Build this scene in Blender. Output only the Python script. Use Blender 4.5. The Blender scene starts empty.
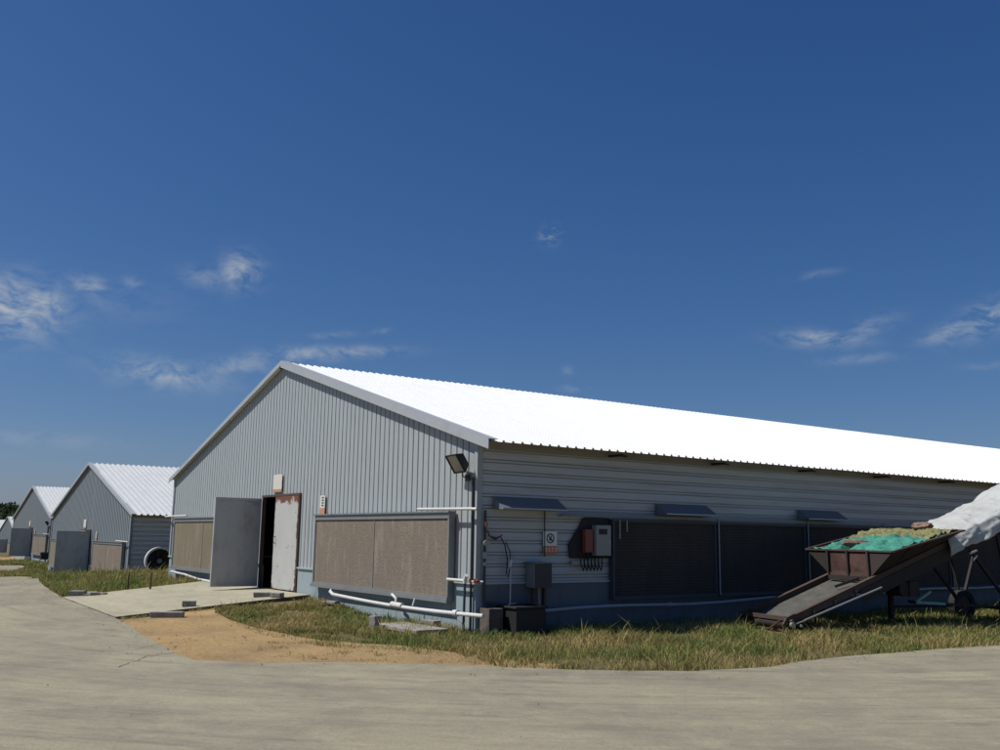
import bpy, math, random
from math import sin, cos, radians, pi, sqrt, exp
from mathutils import Vector, Matrix, noise
from mathutils.geometry import delaunay_2d_cdt
random.seed(7)
SC = bpy.context.scene
COL = SC.collection

# ------------------------------------------------------------------ camera
CAM = Vector((13.713, -9.089, 1.6))
YAW, PIT, ROL, F = radians(-55.219), radians(9.681), radians(.835), 945.0
_f = Vector((sin(YAW)*cos(PIT), cos(YAW)*cos(PIT), sin(PIT)))
_r = Vector((cos(YAW), -sin(YAW), 0)); _u = _r.cross(_f)
R_ = _r*cos(ROL) + _u*sin(ROL); U_ = -_r*sin(ROL) + _u*cos(ROL); F_ = _f
cd = bpy.data.cameras.new('camera'); cam = bpy.data.objects.new('camera', cd); COL.objects.link(cam)
cam.matrix_world = Matrix.Translation(CAM) @ Matrix((R_, U_, -F_)).transposed().to_4x4()
cd.sensor_width = 36; cd.lens = F/1000*36; cd.clip_end = 5000; cd.clip_start = .05
SC.camera = cam
def ray(px, py): return F_ + R_*((px-500)/F) - U_*((py-375)/F)

def S(t):
    t = max(0., min(1., t)); return t*t*(3-2*t)
def h(x, y):
    """height of the land"""
    z = -.85*S((-x-19)/18)
    z += .17*S((-x-3)/4)*S((y+4.8)/4.8)*(1-S((-x-20)/6))
    if x < -95: z -= 1.3*S((-x-95)/60)
    return z
def at(px, py, dz=0.):
    d = ray(px, py); a, b = 3., 3000.
    t = 3.
    while t < 400:
        P = CAM + d*t
        if P.z < h(P.x, P.y)+dz: break
        t *= 1.01
    lo, hi = t/1.01, t
    for _ in range(30):
        m = (lo+hi)/2; P = CAM + d*m
        if P.z < h(P.x, P.y)+dz: hi = m
        else: lo = m
    P = CAM + d*hi
    return Vector((P.x, P.y))

# ------------------------------------------------------------------ object helpers
def tag(o, label=None, cat=None, group=None, kind=None):
    if label: o['label'] = label
    if cat: o['category'] = cat
    if group: o['group'] = group
    if kind: o['kind'] = kind
    return o
def empty(name, loc, rz=0, label=None, cat=None, group=None):
    o = bpy.data.objects.new(name, None); COL.objects.link(o); o.empty_display_size = .1
    o.location = loc; o.rotation_euler = (0, 0, rz)
    return tag(o, label, cat, group)
def copy_tree(o, parent=None):
    c = o.copy(); COL.objects.link(c); c.parent = parent
    for ch in [q for q in COL.objects if q.parent == o]: copy_tree(ch, c)
    return c
class MB:
    def __init__(s): s.v = []; s.f = []; s.smooth = []
    def add(s, v, f, sm=False):
        n = len(s.v); s.v += [tuple(p) for p in v]; s.f += [tuple(i+n for i in q) for q in f]; s.smooth += [sm]*len(f)
        return s
    def box(s, x0, x1, y0, y1, z0, z1, M=None):
        v = [Vector((x, y, z)) for z in (z0, z1) for y in (y0, y1) for x in (x0, x1)]
        if M is not None: v = [M @ p for p in v]
        return s.add(v, [(0,2,3,1),(4,5,7,6),(0,1,5,4),(2,6,7,3),(0,4,6,2),(1,3,7,5)])
    def prism(s, poly, a, b, fn):
        """poly of 2d points, extruded a..b ; fn(u,v,w)->point"""
        n = len(poly)
        v = [fn(p[0], p[1], a) for p in poly]+[fn(p[0], p[1], b) for p in poly]
        f = [tuple(range(n)), tuple(range(2*n-1, n-1, -1))]+[(i, i+n, (i+1) % n+n, (i+1) % n) for i in range(n)]
        return s.add(v, f)
    def tube(s, pts, r, n=8, caps=True):
        pts = [Vector(p) for p in pts]; rings = []
        up = None
        for i, p in enumerate(pts):
            a = pts[max(i-1, 0)]; b = pts[min(i+1, len(pts)-1)]
            t = (b-a).normalized()
            if up is None: up = Vector((0, 0, 1)) if abs(t.z) < .9 else Vector((1, 0, 0))
            q = t.cross(up).normalized(); w = q.cross(t); up = w
            rr = r[i] if isinstance(r, (list, tuple)) else r
            rings.append([p+q*rr*cos(2*pi*k/n)+w*rr*sin(2*pi*k/n) for k in range(n)])
        v = [p for g in rings for p in g]; f = []
        for i in range(len(pts)-1):
            for k in range(n): f.append((i*n+k, i*n+(k+1) % n, (i+1)*n+(k+1) % n, (i+1)*n+k))
        m = len(s.f)
        s.add(v, f, True)
        if caps: s.add(rings[0], [tuple(range(n-1, -1, -1))]); s.add(rings[-1], [tuple(range(n))])
        return s
    def bar(s, a, b, w, t, up=(0, 0, 1)):
        """rectangular bar from a to b, width w (sideways) and t (along up)"""
        a, b = Vector(a), Vector(b); d = (b-a).normalized(); u = Vector(up)
        q = d.cross(u).normalized(); u = q.cross(d)
        v = [p+q*sx*w/2+u*sz*t/2 for p in (a, b) for sz in (-1, 1) for sx in (-1, 1)]
        return s.add(v, [(0,2,3,1),(4,5,7,6),(0,1,5,4),(2,6,7,3),(0,4,6,2),(1,3,7,5)])
    def disc(s, c, axis, r, r2, t, n=24):
        """ring/cylinder r outer, r2 inner, thickness t along axis"""
        c = Vector(c); a = Vector(axis).normalized(); q = a.orthogonal().normalized(); w = a.cross(q)
        v = []
        for k in range(n):
            e = q*cos(2*pi*k/n)+w*sin(2*pi*k/n)
            v += [c-a*t/2+e*r, c+a*t/2+e*r, c+a*t/2+e*r2, c-a*t/2+e*r2]
        f = []
        for k in range(n):
            i, j = 4*k, 4*((k+1) % n)
            for m in range(4): f.append((i+m, j+m, j+(m+1) % 4, i+(m+1) % 4))
        return s.add(v, f)
    def build(s, name, mat, parent=None, bevel=0, **k):
        me = bpy.data.meshes.new(name); me.from_pydata(s.v, [], s.f)
        me.polygons.foreach_set('use_smooth', s.smooth)
        me.materials.append(mat); me.update()
        o = bpy.data.objects.new(name, me); COL.objects.link(o); o.parent = parent
        if bevel:
            m = o.modifiers.new('bevel', 'BEVEL'); m.width = bevel; m.segments = 2; m.limit_method = 'ANGLE'
        return tag(o, **k)

# ------------------------------------------------------------------ materials
def mat(name, base, rough=.7, metal=0., spec=.5):
    m = bpy.data.materials.new(name); m.use_nodes = True
    b = m.node_tree.nodes['Principled BSDF']
    b.inputs['Base Color'].default_value = (*base, 1); b.inputs['Roughness'].default_value = rough
    b.inputs['Metallic'].default_value = metal; b.inputs['Specular IOR Level'].default_value = spec
    return m
class NT:
    def __init__(s, m): s.t = m.node_tree; s.b = s.t.nodes.get('Principled BSDF')
    def n(s, typ, **k):
        q = s.t.nodes.new(typ)
        for a, v in k.items():
            if a.startswith('i_'): q.inputs[a[2:].replace('_', ' ')].default_value = v
            else: setattr(q, a, v)
        return q
    def l(s, a, b): s.t.links.new(a, b)
    def noise(s, scale, detail=4, rough=.6, vec=None, stretch=None, coord='Object'):
        q = s.n('ShaderNodeTexNoise'); q.inputs['Scale'].default_value = scale; q.inputs['Detail'].default_value = detail
        q.inputs['Roughness'].default_value = rough
        if vec is None:
            tc = s.n('ShaderNodeTexCoord'); vec = tc.outputs[coord]
        if stretch:
            mp = s.n('ShaderNodeMapping'); mp.inputs['Scale'].default_value = stretch; s.l(vec, mp.inputs['Vector']); vec = mp.outputs['Vector']
        s.l(vec, q.inputs['Vector']); return q.outputs['Fac']
    def ramp(s, fac, stops, interp='LINEAR'):
        q = s.n('ShaderNodeValToRGB'); q.color_ramp.interpolation = interp
        e = q.color_ramp.elements
        while len(e) < len(stops): e.new(.5)
        for i, (p, c) in enumerate(stops):
            e[i].position = p; e[i].color = (*c, 1) if isinstance(c, tuple) else (c, c, c, 1)
        s.l(fac, q.inputs['Fac']); return q.outputs['Color']
    def mix(s, fac, a, b, mode='MIX'):
        q = s.n('ShaderNodeMix', data_type='RGBA', blend_type=mode)
        for sock, v in ((q.inputs[0], fac), (q.inputs[6], a), (q.inputs[7], b)):
            if isinstance(v, (int, float)): sock.default_value = v
            elif isinstance(v, tuple): sock.default_value = (*v, 1)
            else: s.l(v, sock)
        return q.outputs[2]
    def bump(s, hgt, strength=.3, dist=.01):
        q = s.n('ShaderNodeBump'); q.inputs['Strength'].default_value = strength; q.inputs['Distance'].default_value = dist
        s.l(hgt, q.inputs['Height']); s.l(q.outputs['Normal'], s.b.inputs['Normal'])
    def base(s, c): s.l(c, s.b.inputs['Base Color'])

def painted(name, a, b, rough=.55, metal=0., dirt=(.12, .10, .08), amt=.25, stretch=(1, 1, 1), scale=.8):
    """painted sheet metal: two close tones, weather streaks, faint dirt"""
    m = mat(name, a, rough, metal); t = NT(m)
    c = t.mix(t.noise(scale, 3), a, b)
    s1 = t.ramp(t.noise(3.5, 6, .7, stretch=stretch), [(.5, 0.), (.78, 1.)])
    mm = t.n('ShaderNodeMath', operation='MULTIPLY'); t.l(s1, mm.inputs[0]); mm.inputs[1].default_value = amt
    c = t.mix(mm.outputs[0], c, dirt); t.base(c)
    t.bump(t.noise(2.2, 2), .25, .02)
    return m
def rusty(name, paint, rust=(.13, .045, .018), lo=.45, hi=.6, scale=3., rough=.75):
    m = mat(name, paint, rough); t = NT(m)
    f = t.ramp(t.noise(scale, 8, .75), [(lo, 0.), (hi, 1.)])
    r = t.mix(t.noise(14, 4), rust, (rust[0]*.4, rust[1]*.4, rust[2]*.45))
    t.base(t.mix(f, paint, r)); t.bump(t.noise(30, 4), .4, .004)
    return m
M = {}
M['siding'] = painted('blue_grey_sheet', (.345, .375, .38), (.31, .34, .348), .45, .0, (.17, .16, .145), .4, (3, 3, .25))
M['fascia'] = painted('brown_grey_fascia', (.30, .275, .235), (.22, .20, .17), .7, 0, (.12, .1, .08), .6, (1, .3, 1))
M['siding_old'] = painted('older_blue_grey_sheet', (.20, .23, .245), (.18, .21, .225), .5, .0, (.12, .11, .10), .3, (3, 3, .25))
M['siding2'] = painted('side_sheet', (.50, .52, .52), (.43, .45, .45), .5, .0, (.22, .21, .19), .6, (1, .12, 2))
M['roof'] = painted('white_roof_sheet', (.76, .77, .765), (.71, .72, .72), .38, .0, (.42, .40, .37), .22, (.12, 1, 1))
M['roof_old'] = painted('weathered_roof_sheet', (.56, .575, .575), (.50, .52, .52), .5, .0, (.3, .28, .25), .2, (.12, 1, 1))
M['trim'] = painted('trim_sheet', (.40, .42, .43), (.36, .38, .39), .4, .1, (.2, .18, .16), .3, (1, 1, 1))
M['plinth'] = painted('painted_plinth', (.27, .335, .36), (.23, .29, .315), .75, 0, (.12, .11, .09), .55, (1, 1, .35), 1.6)
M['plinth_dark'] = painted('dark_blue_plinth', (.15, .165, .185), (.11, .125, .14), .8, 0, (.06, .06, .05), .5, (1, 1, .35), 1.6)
M['frame'] = painted('pad_frame_metal', (.22, .235, .235), (.18, .195, .20), .5, .2, (.1, .08, .06), .4)
M['door_grey'] = painted('grey_door_skin', (.37, .385, .40), (.31, .325, .34), .5, 0, (.1, .07, .05), .5, (1, 1, .4))
M['white_pipe'] = painted('white_plastic_pipe', (.62, .62, .60), (.52, .52, .49), .4, 0, (.25, .2, .15), .4)
M['dark_pipe'] = mat('dark_conduit', (.035, .038, .042), .5)
M['black'] = mat('black_rubber', (.012, .012, .013), .65)
M['tyre'] = mat('tyre_rubber', (.02, .019, .018), .9)
M['grey_pipe'] = painted('grey_plastic_pipe', (.36, .39, .41), (.29, .32, .34), .5, 0)
M['hood'] = painted('dark_blue_hood', (.15, .18, .215), (.12, .145, .175), .45, 0)
M['pad_channel'] = mat('dark_channel', (.055, .065, .08), .7)
M['white_sign'] = rusty('white_sign_board', (.55, .53, .48), (.40, .20, .10), .58, .72, 5)
M['orange'] = rusty('orange_band', (.46, .21, .11), (.42, .34, .26), .5, .62, 14)
M['red'] = mat('red_plastic', (.25, .065, .04), .5)
M['sign_face'] = mat('white_sign_face', (.80, .77, .70), .5)
M['red_band'] = mat('orange_red_band', (.60, .17, .07), .5)
M['ink'] = mat('black_ink', (.02, .02, .02), .6)
M['offwhite'] = mat('offwhite_enamel', (.30, .30, .265), .45)
M['rust'] = rusty('rusted_steel', (.065, .05, .042), (.10, .045, .025), .38, .66, 5)
M['rust_dark'] = rusty('dark_rusted_steel', (.02, .018, .016), (.04, .022, .015), .4, .65, 6)
M['rust_plate'] = rusty('red_brown_plate', (.085, .034, .024), (.035, .02, .017), .38, .64, 3)
M['bare'] = mat('bare_tube', (.42, .44, .42), .35, .6)
M['pale_green'] = rusty('pale_green_paint', (.22, .40, .32), (.1, .07, .04), .55, .7, 8)
M['brick_grey'] = rusty('grey_concrete_block', (.24, .235, .22), (.12, .11, .10), .45, .7, 12, .95)
M['concrete_old'] = rusty('old_concrete', (.30, .285, .25), (.18, .16, .13), .4, .75, 6, .95)
M['glass'] = mat('lamp_glass', (.16, .13, .10), .12)
M['interior'] = mat('dim_interior', (.05, .05, .05), .9)
M['wood'] = mat('weathered_stake', (.10, .06, .045), .9)

# white peeling door
m = mat('peeling_white_door', (.6, .6, .58), .6); t = NT(m); M['door_white'] = m
tc = t.n('ShaderNodeTexCoord'); sp = t.n('ShaderNodeSeparateXYZ'); t.l(tc.outputs['Generated'], sp.inputs[0])
ed = t.ramp(sp.outputs['Z'], [(.0, .12), (.04, 0.), (.90, 0.), (1., .24)])
e2 = t.ramp(sp.outputs['X'], [(.0, .10), (.07, 0.), (.94, 0.), (1., .12)])
ad = t.mix(1., ed, e2, 'ADD'); n1 = t.noise(4.5, 9, .8)
ad2 = t.mix(1., ad, n1, 'ADD')
f = t.ramp(ad2, [(.60, 0.), (.635, 1.)])
base = t.mix(t.noise(2.4, 5), (.47, .475, .455), (.36, .37, .355))
t.base(t.mix(f, base, t.mix(t.noise(20, 3), (.22, .075, .03), (.06, .035, .025)))); t.bump(n1, .3, .004)

# honeycomb cooling pad
def pad_mat(name, a, b):
    m = mat(name, a, .95, spec=.15); t = NT(m)
    tc = t.n('ShaderNodeTexCoord')
    mp = t.n('ShaderNodeMapping'); mp.inputs['Rotation'].default_value = (0, radians(38), 0); t.l(tc.outputs['Object'], mp.inputs['Vector'])
    w = t.n('ShaderNodeTexWave', wave_type='BANDS', bands_direction='X'); w.inputs['Scale'].default_value = 9; w.inputs['Distortion'].default_value = 2.2; w.inputs['Detail'].default_value = 3
    t.l(mp.outputs['Vector'], w.inputs['Vector'])
    n = t.noise(24, 4, .8); k = t.mix(.68, w.outputs['Fac'], n)
    c = t.mix(t.ramp(k, [(.36, 0.), (.58, 1.)]), b, a)
    c = t.mix(t.ramp(t.noise(1.3, 6, .7, stretch=(1.5, 1.5, .35)), [(.35, 0.), (.75, 1.)]), c, tuple(q*.62 for q in a))
    c = t.mix(t.ramp(t.noise(5, 7, .75, stretch=(1, 1, .2)), [(.52, 0.), (.7, .6)]), c, (.34, .315, .27) if a[0] > .2 else a)
    # seams between stacked pad blocks
    sp = t.n('ShaderNodeSeparateXYZ'); t.l(tc.outputs['Object'], sp.inputs[0])
    t.base(c); t.bump(k, .9, .02)
    return m
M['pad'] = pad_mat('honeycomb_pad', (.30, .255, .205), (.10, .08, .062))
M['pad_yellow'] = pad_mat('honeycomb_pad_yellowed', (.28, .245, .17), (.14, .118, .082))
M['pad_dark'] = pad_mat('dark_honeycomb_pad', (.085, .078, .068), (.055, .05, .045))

# concrete road
def concrete(name, a, b, c2, streak):
    m = mat(name, a, .9, spec=.25); t = NT(m)
    # tyre-polished streaks follow the road's run
    tcc = t.n('ShaderNodeTexCoord'); sb = t.n('ShaderNodeVectorMath', operation='SUBTRACT'); t.l(tcc.outputs['Object'], sb.inputs[0]); sb.inputs[1].default_value = (-9., 9., 0)
    ln_ = t.n('ShaderNodeVectorMath', operation='LENGTH'); t.l(sb.outputs[0], ln_.inputs[0]); sx_ = t.n('ShaderNodeSeparateXYZ'); t.l(sb.outputs[0], sx_.inputs[0])
    at_ = t.n('ShaderNodeMath', operation='ARCTAN2'); t.l(sx_.outputs['Y'], at_.inputs[0]); t.l(sx_.outputs['X'], at_.inputs[1])
    ml_ = t.n('ShaderNodeMath', operation='MULTIPLY'); t.l(at_.outputs[0], ml_.inputs[0]); ml_.inputs[1].default_value = 18.
    cb_ = t.n('ShaderNodeCombineXYZ'); t.l(ml_.outputs[0], cb_.inputs[0]); t.l(ln_.outputs['Value'], cb_.inputs[1]); V = cb_.outputs[0]
    c = t.mix(t.ramp(t.noise(.45, 6, .65, vec=V, stretch=(.3, 1.3, 1)), [(.38, 0.), (.60, 1.)]), a, b)
    c = t.mix(t.ramp(t.noise(1.6, 9, .8, vec=V, stretch=(.22, 1.9, 1)), [(.49, 0.), (.64, .9)]), c, c2)
    c = t.mix(t.ramp(t.noise(5, 7, .8, vec=V, stretch=(.4, 1.4, 1)), [(.40, .0), (.75, .5)]), c, tuple(q*1.22 for q in a))
    c = t.mix(t.ramp(t.noise(.55, 8, .72), [(.47, .0), (.66, .55)]), c, (c2[0]*.95, c2[1]*.97, c2[2]))
    c = t.mix(t.ramp(t.noise(2.4, 8, .8), [(.50, .0), (.70, .45)]), c, tuple(q*1.28 for q in a))
    c = t.mix(t.ramp(t.noise(7, 6, .85), [(.52, .0), (.72, .45)]), c, (c2[0]*.8, c2[1]*.82, c2[2]*.85))
    c = t.mix(t.ramp(t.noise(28, 6, .9), [(.42, 0.), (.66, .62)]), c, tuple(q*.55 for q in a))
    t.base(c); t.bump(t.noise(25, 8, .7), .5, .01)
    return m
M['road'] = concrete('road_concrete', (.315, .285, .198), (.225, .206, .149), (.140, .130, .102), None)
M['slab'] = concrete('slab_concrete', (.39, .36, .26), (.33, .31, .22), (.25, .23, .165), None)
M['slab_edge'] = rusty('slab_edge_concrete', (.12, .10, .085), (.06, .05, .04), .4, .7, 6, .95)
# soils
m = mat('tan_dirt', (.33, .20, .11), .98, spec=.1); t = NT(m); M['dirt'] = m
c = t.mix(t.ramp(t.noise(.9, 7, .7), [(.35, 0.), (.7, 1.)]), (.43, .295, .14), (.31, .215, .105))
c = t.mix(t.ramp(t.noise(16, 5, .8), [(.45, 0.), (.8, .75)]), c, (.20, .14, .085))
c = t.mix(t.ramp(t.noise(.55, 7, .7), [(.46, 0.), (.62, .75)]), c, (.235, .165, .095))
c = t.mix(t.ramp(t.noise(40, 2, .8), [(.62, 0.), (.7, .5)]), c, (.42, .34, .25))
t.base(c); t.bump(t.noise(9, 9, .75), .9, .05)
m = mat('soil_under_grass', (.09, .08, .04), 1., spec=.05); t = NT(m); M['ground'] = m
c = t.mix(t.ramp(t.noise(.5, 6, .7), [(.35, 0.), (.65, 1.)]), (.12, .10, .045), (.20, .15, .08))
c = t.mix(t.ramp(t.noise(9, 5, .8), [(.4, 0.), (.7, .7)]), c, (.04, .045, .018)); t.base(c); t.bump(t.noise(12, 6), .8, .05)
# vegetation: colour of each blade from an attribute
def leaf(name):
    m = mat(name, (.1, .12, .04), .75, spec=.2); t = NT(m)
    a = t.n('ShaderNodeVertexColor', layer_name='tint'); t.base(a.outputs['Color'])
    tr = t.n('ShaderNodeBsdfTranslucent'); t.l(a.outputs['Color'], tr.inputs['Color'])
    mx = t.n('ShaderNodeMixShader'); mx.inputs[0].default_value = .3
    t.l(t.b.outputs[0], mx.inputs[1]); t.l(tr.outputs[0], mx.inputs[2]); t.l(mx.outputs[0], t.t.nodes['Material Output'].inputs['Surface'])
    return m
M['leaf'] = leaf('grass_blade')
# tarps
def tarp(name, a, b, sc):
    m = mat(name, a, .6, spec=.3); t = NT(m)
    n = t.noise(sc, 7, .6); q_ = [x for x in t.t.nodes if x.bl_idname == 'ShaderNodeTexNoise'][-1]; q_.noise_type = 'RIDGED_MULTIFRACTAL'; q_.inputs['Distortion'].default_value = .6; t.base(t.mix(t.ramp(t.noise(2.5, 6, .7), [(.45, 0.), (.75, 1.)]), a, b)); t.bump(n, .9, .035)
    return m
M['tarp_white'] = tarp('white_tarpaulin', (.42, .435, .415), (.33, .335, .31), 4.5)
M['tarp_green'] = tarp('green_tarpaulin', (.05, .23, .17), (.03, .12, .095), 5)
M['net'] = tarp('yellow_net_bundle', (.19, .185, .075), (.07, .06, .03), 9)
M['sack'] = tarp('torn_brown_sack', (.17, .10, .07), (.25, .20, .15), 16)
m = mat('conveyor_belt', (.05, .05, .045), .8); t = NT(m); M['belt'] = m
t.base(t.mix(t.ramp(t.noise(4, 8, .75), [(.35, 0.), (.7, 1.)]), (.045, .046, .04), (.10, .095, .078))); t.bump(t.noise(20, 5), .5, .01)

# ------------------------------------------------------------------ world
w = bpy.data.worlds.new('World'); SC.world = w; w.use_nodes = True
SUN_EL, SUN_AZ = radians(55), radians(30)           # azimuth measured from -Y toward -X
sv = Vector((-sin(SUN_AZ)*cos(SUN_EL), -cos(SUN_AZ)*cos(SUN_EL), sin(SUN_EL)))
nt = w.node_tree; bg = nt.nodes['Background']; bg.inputs['Strength'].default_value = .075
sky = nt.nodes.new('ShaderNodeTexSky'); sky.sky_type = 'NISHITA'; sky.sun_disc = False
sky.sun_elevation = SUN_EL; sky.sun_rotation = math.atan2(sv.x, sv.y)
sky.air_density = 1.0; sky.dust_density = .6; sky.ozone_density = 2.2; sky.altitude = 0
class WT(NT):
    def __init__(s, t): s.t = t; s.b = None
t = WT(nt)
tc = t.n('ShaderNodeTexCoord'); D = tc.outputs['Generated']
def mth(op, a, b=None):
    q = t.n('ShaderNodeMath', operation=op)
    for i, v in enumerate((a, b)):
        if v is None: continue
        if isinstance(v, (int, float)): q.inputs[i].default_value = v
        else: t.l(v, q.inputs[i])
    return q.outputs[0]
def dot(vec):
    q = t.n('ShaderNodeVectorMath', operation='DOT_PRODUCT'); t.l(D, q.inputs[0]); q.inputs[1].default_value = tuple(vec); return q.outputs['Value']
total = None
# wispy fair-weather clouds: where in the sky each drifts, its half widths (radians), tilt, opacity
for px, py, a, b, rot, op in ((8, 308, .042, .028, 4, 1.0), (36, 303, .026, .018, 0, .7), (90, 286, .018, .010, -8, .42), (132, 283, .010, .006, -5, .25),
        (240, 272, .018, .018, 10, .62), (208, 277, .026, .012, 0, .25), (300, 355, .050, .008, 6, .52), (352, 352, .045, .006, 4, .5), (165, 374, .050, .014, -4, .52),
        (230, 366, .05, .01, 8, .35), (330, 335, .02, .0035, 6, .25), (378, 332, .01, .003, 15, .22), (551, 235, .0095, .0085, 30, .85), (556, 231, .006, .006, 0, .9), (822, 339, .034, .0085, -4, .55), (868, 328, .026, .009, 20, .25),
        (858, 359, .036, .005, 2, .2), (948, 332, .022, .008, 14, .45), (985, 319, .030, .013, 24, .62), (985, 366, .02, .004, 0, .15), (818, 274, .02, .004, 6, .14), (576, 388, .016, .004, 4, .25),
        (568, 371, .006, .006, 0, .14), (40, 440, .06, .008, 0, .16), (100, 300, .06, .02, 0, .12)):
    a, b = a*.76, b*.70; op = min(1., op*1.25)
    c = ray(px, py).normalized(); r = c.cross(Vector((0, 0, 1))).normalized(); u = r.cross(c)
    ro = radians(rot); r2 = r*cos(ro)+u*sin(ro); u2 = -r*sin(ro)+u*cos(ro)
    du = mth('POWER', mth('DIVIDE', dot(r2), a), 2.); dv = mth('POWER', mth('DIVIDE', dot(u2), b), 2.)
    front = mth('GREATER_THAN', dot(c), .5)
    g = mth('MULTIPLY', mth('EXPONENT', mth('MULTIPLY', mth('ADD', du, dv), -.55)), front)
    g = mth('MULTIPLY', g, op)
    total = g if total is None else mth('MAXIMUM', total, g)
warp = t.n('ShaderNodeTexNoise'); warp.inputs['Scale'].default_value = 14; warp.inputs['Detail'].default_value = 3; t.l(D, warp.inputs['Vector'])
wv = t.mix(.05, D, warp.outputs['Color'], 'ADD')
n1 = t.n('ShaderNodeTexNoise'); n1.inputs['Scale'].default_value = 34; n1.inputs['Detail'].default_value = 9; n1.inputs['Roughness'].default_value = .62
mp = t.n('ShaderNodeMapping'); mp.inputs['Scale'].default_value = (1, 1, 2.3); t.l(wv, mp.inputs['Vector']); t.l(mp.outputs['Vector'], n1.inputs['Vector'])
wisp = t.ramp(n1.outputs['Fac'], [(.38, 0.), (.61, 1.)])
fac = mth('MULTIPLY', total, wisp)
sep = t.n('ShaderNodeSeparateColor'); t.l(sky.outputs['Color'], sep.inputs[0]); cmb = t.n('ShaderNodeCombineColor')
for i, (a_, p_) in enumerate(((.74, 1.36), (.64, 1.04), (.80, .87))):       # deeper, clearer blue air
    t.l(mth('MULTIPLY', mth('POWER', mth('MULTIPLY', sep.outputs[i], .075), p_), a_/.075), cmb.inputs[i])
col = t.mix(fac, cmb.outputs[0], (5.2, 5.8, 6.6))
t.l(col, bg.inputs['Color'])
sd = bpy.data.lights.new('sun', 'SUN'); sd.energy = 5.0; sd.angle = radians(.53); sd.color = (1., .96, .90)
so = bpy.data.objects.new('sun', sd); COL.objects.link(so); so.rotation_euler = sv.to_track_quat('Z', 'Y').to_euler(); so.location = (0, 0, 30)
SC.view_settings.view_transform = 'Standard'; SC.view_settings.look = 'None'; SC.view_settings.gamma = 1; SC.view_settings.exposure = 0

# ------------------------------------------------------------------ ground sheets
def inpoly(x, y, P):
    c = False; j = len(P)-1
    for i in range(len(P)):
        xi, yi = P[i]; xj, yj = P[j]
        if (yi > y) != (yj > y) and x < (xj-xi)*(y-yi)/(yj-yi)+xi: c = not c
        j = i
    return c
def densify(poly, st):
    out = []
    for i in range(len(poly)):
        a = Vector(poly[i]); b = Vector(poly[(i+1) % len(poly)]); n = max(1, int((b-a).length/st))
        out += [a+(b-a)*k/n for k in range(n)]
    return out
def sheet(name, poly, st, zf, m, **k):
    B = densify(poly, st); xs = [p[0] for p in B]; ys = [p[1] for p in B]
    pts = [Vector((p[0], p[1])) for p in B]; n = len(pts)
    x = min(xs)+st/2
    while x < max(xs):
        y = min(ys)+st/2
        while y < max(ys):
            if inpoly(x, y, B): pts.append(Vector((x, y)))
            y += st
        x += st
    r = delaunay_2d_cdt(pts, [(i, (i+1) % n) for i in range(n)], [], 1, 1e-6)
    mb = MB(); mb.add([(p.x, p.y, zf(p.x, p.y)) for p in r[0]], r[2], True)
    return mb.build(name, m, **k)
# land out to the horizon, in rings that coarsen with distance
g = MB(); xs = sorted(set([-2500, -1500, -900, -600, -400, -300, -240]+list(range(-200, -60, 10))+[i*.8-60 for i in range(0, 120)]+[40, 60, 100, 200, 500, 1200, 2500]))
ys = sorted(set([-2500, -1200, -500, -200, -100, -60, -40, -30]+[i*1.-20 for i in range(0, 60)]+[44, 50, 60, 80, 100, 140, 200, 300, 500, 1200, 2500]))
g.add([(x, y, h(x, y)-.03) for x in xs for y in ys], [(i*len(ys)+j, (i+1)*len(ys)+j, (i+1)*len(ys)+j+1, i*len(ys)+j+1) for i in range(len(xs)-1) for j in range(len(ys)-1)], True)
g.build('ground', M['ground'], kind='structure')

edge_px = [(-60, 577), (0, 577), (20, 576.5), (34, 577), (40, 582), (50, 590), (62, 597), (88, 607), (115, 617), (136, 630), (160, 645), (180, 655), (194, 660.5), (240, 662), (330, 662), (430, 664), (500, 667), (600, 670), (690, 670.5), (735, 669), (775, 666), (800, 661), (850, 656), (900, 652), (950, 648), (1000, 645), (1060, 641)]
edge = [at(*p) for p in edge_px]
rng = random.Random(3)
def rough_edge(pts, a=.05, st=.3):
    out = []
    for i in range(len(pts)-1):
        p, q = pts[i], pts[i+1]; n = max(1, int((q-p).length/st))
        for k in range(n):
            w_ = p+(q-p)*k/n; nn = noise.noise(Vector((w_.x*1.7, w_.y*1.7, 0)))
            out.append(w_+Vector((nn, -nn))*a)
    out.append(pts[-1]); return out
redge = rough_edge(edge)
road_poly = [tuple(p) for p in redge]+[(6.3, 16), (6.6, 40), (7, 90), (24, 90), (24, -40), (-8, -40), (-30, -26), (-75, -30), (-75, -14)]
sheet('road', road_poly, 1.0, lambda x, y: h(x, y), M['road'], kind='structure')
# paved way and bare strips further off on the left
pp = [at(-40, 565), at(22, 565.5), at(26, 567), at(12, 571), at(-40, 572)]
sheet('far_road', [tuple(p) for p in pp], 1.5, lambda x, y: h(x, y)+.0, M['road'], kind='structure')
# entrance slab
sl = [at(115, 617.5), Vector((-6.75, -.04)), Vector((-13.9, -.04)), at(62, 597.5)]
def slabz(x, y):
    a = sl[0]; b = sl[3]; q = (Vector((x, y))-a); e = (b-a).normalized(); d = abs(q.x*e.y-q.y*e.x)
    return max(h(x, y)+.012, .012+.235*min(1., d/4.75)) - .85*0*x
slp = [tuple(p) for p in sl]
sheet('slab_walk', slp, .4, slabz, M['slab'], kind='structure').name = 'concrete_apron'
e = MB()
for a, b in ((sl[0], sl[1]), (sl[3], sl[2])):
    n = 24; P = [a+(b-a)*k/n for k in range(n+1)]
    e.add([(p.x, p.y, slabz(p.x, p.y)-.004) for p in P]+[(p.x, p.y, slabz(p.x, p.y)-.3) for p in P], [(i, i+1, i+n+2, i+n+1) for i in range(n)])
e.build('apron_edge', M['slab_edge'], kind='structure')
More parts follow.
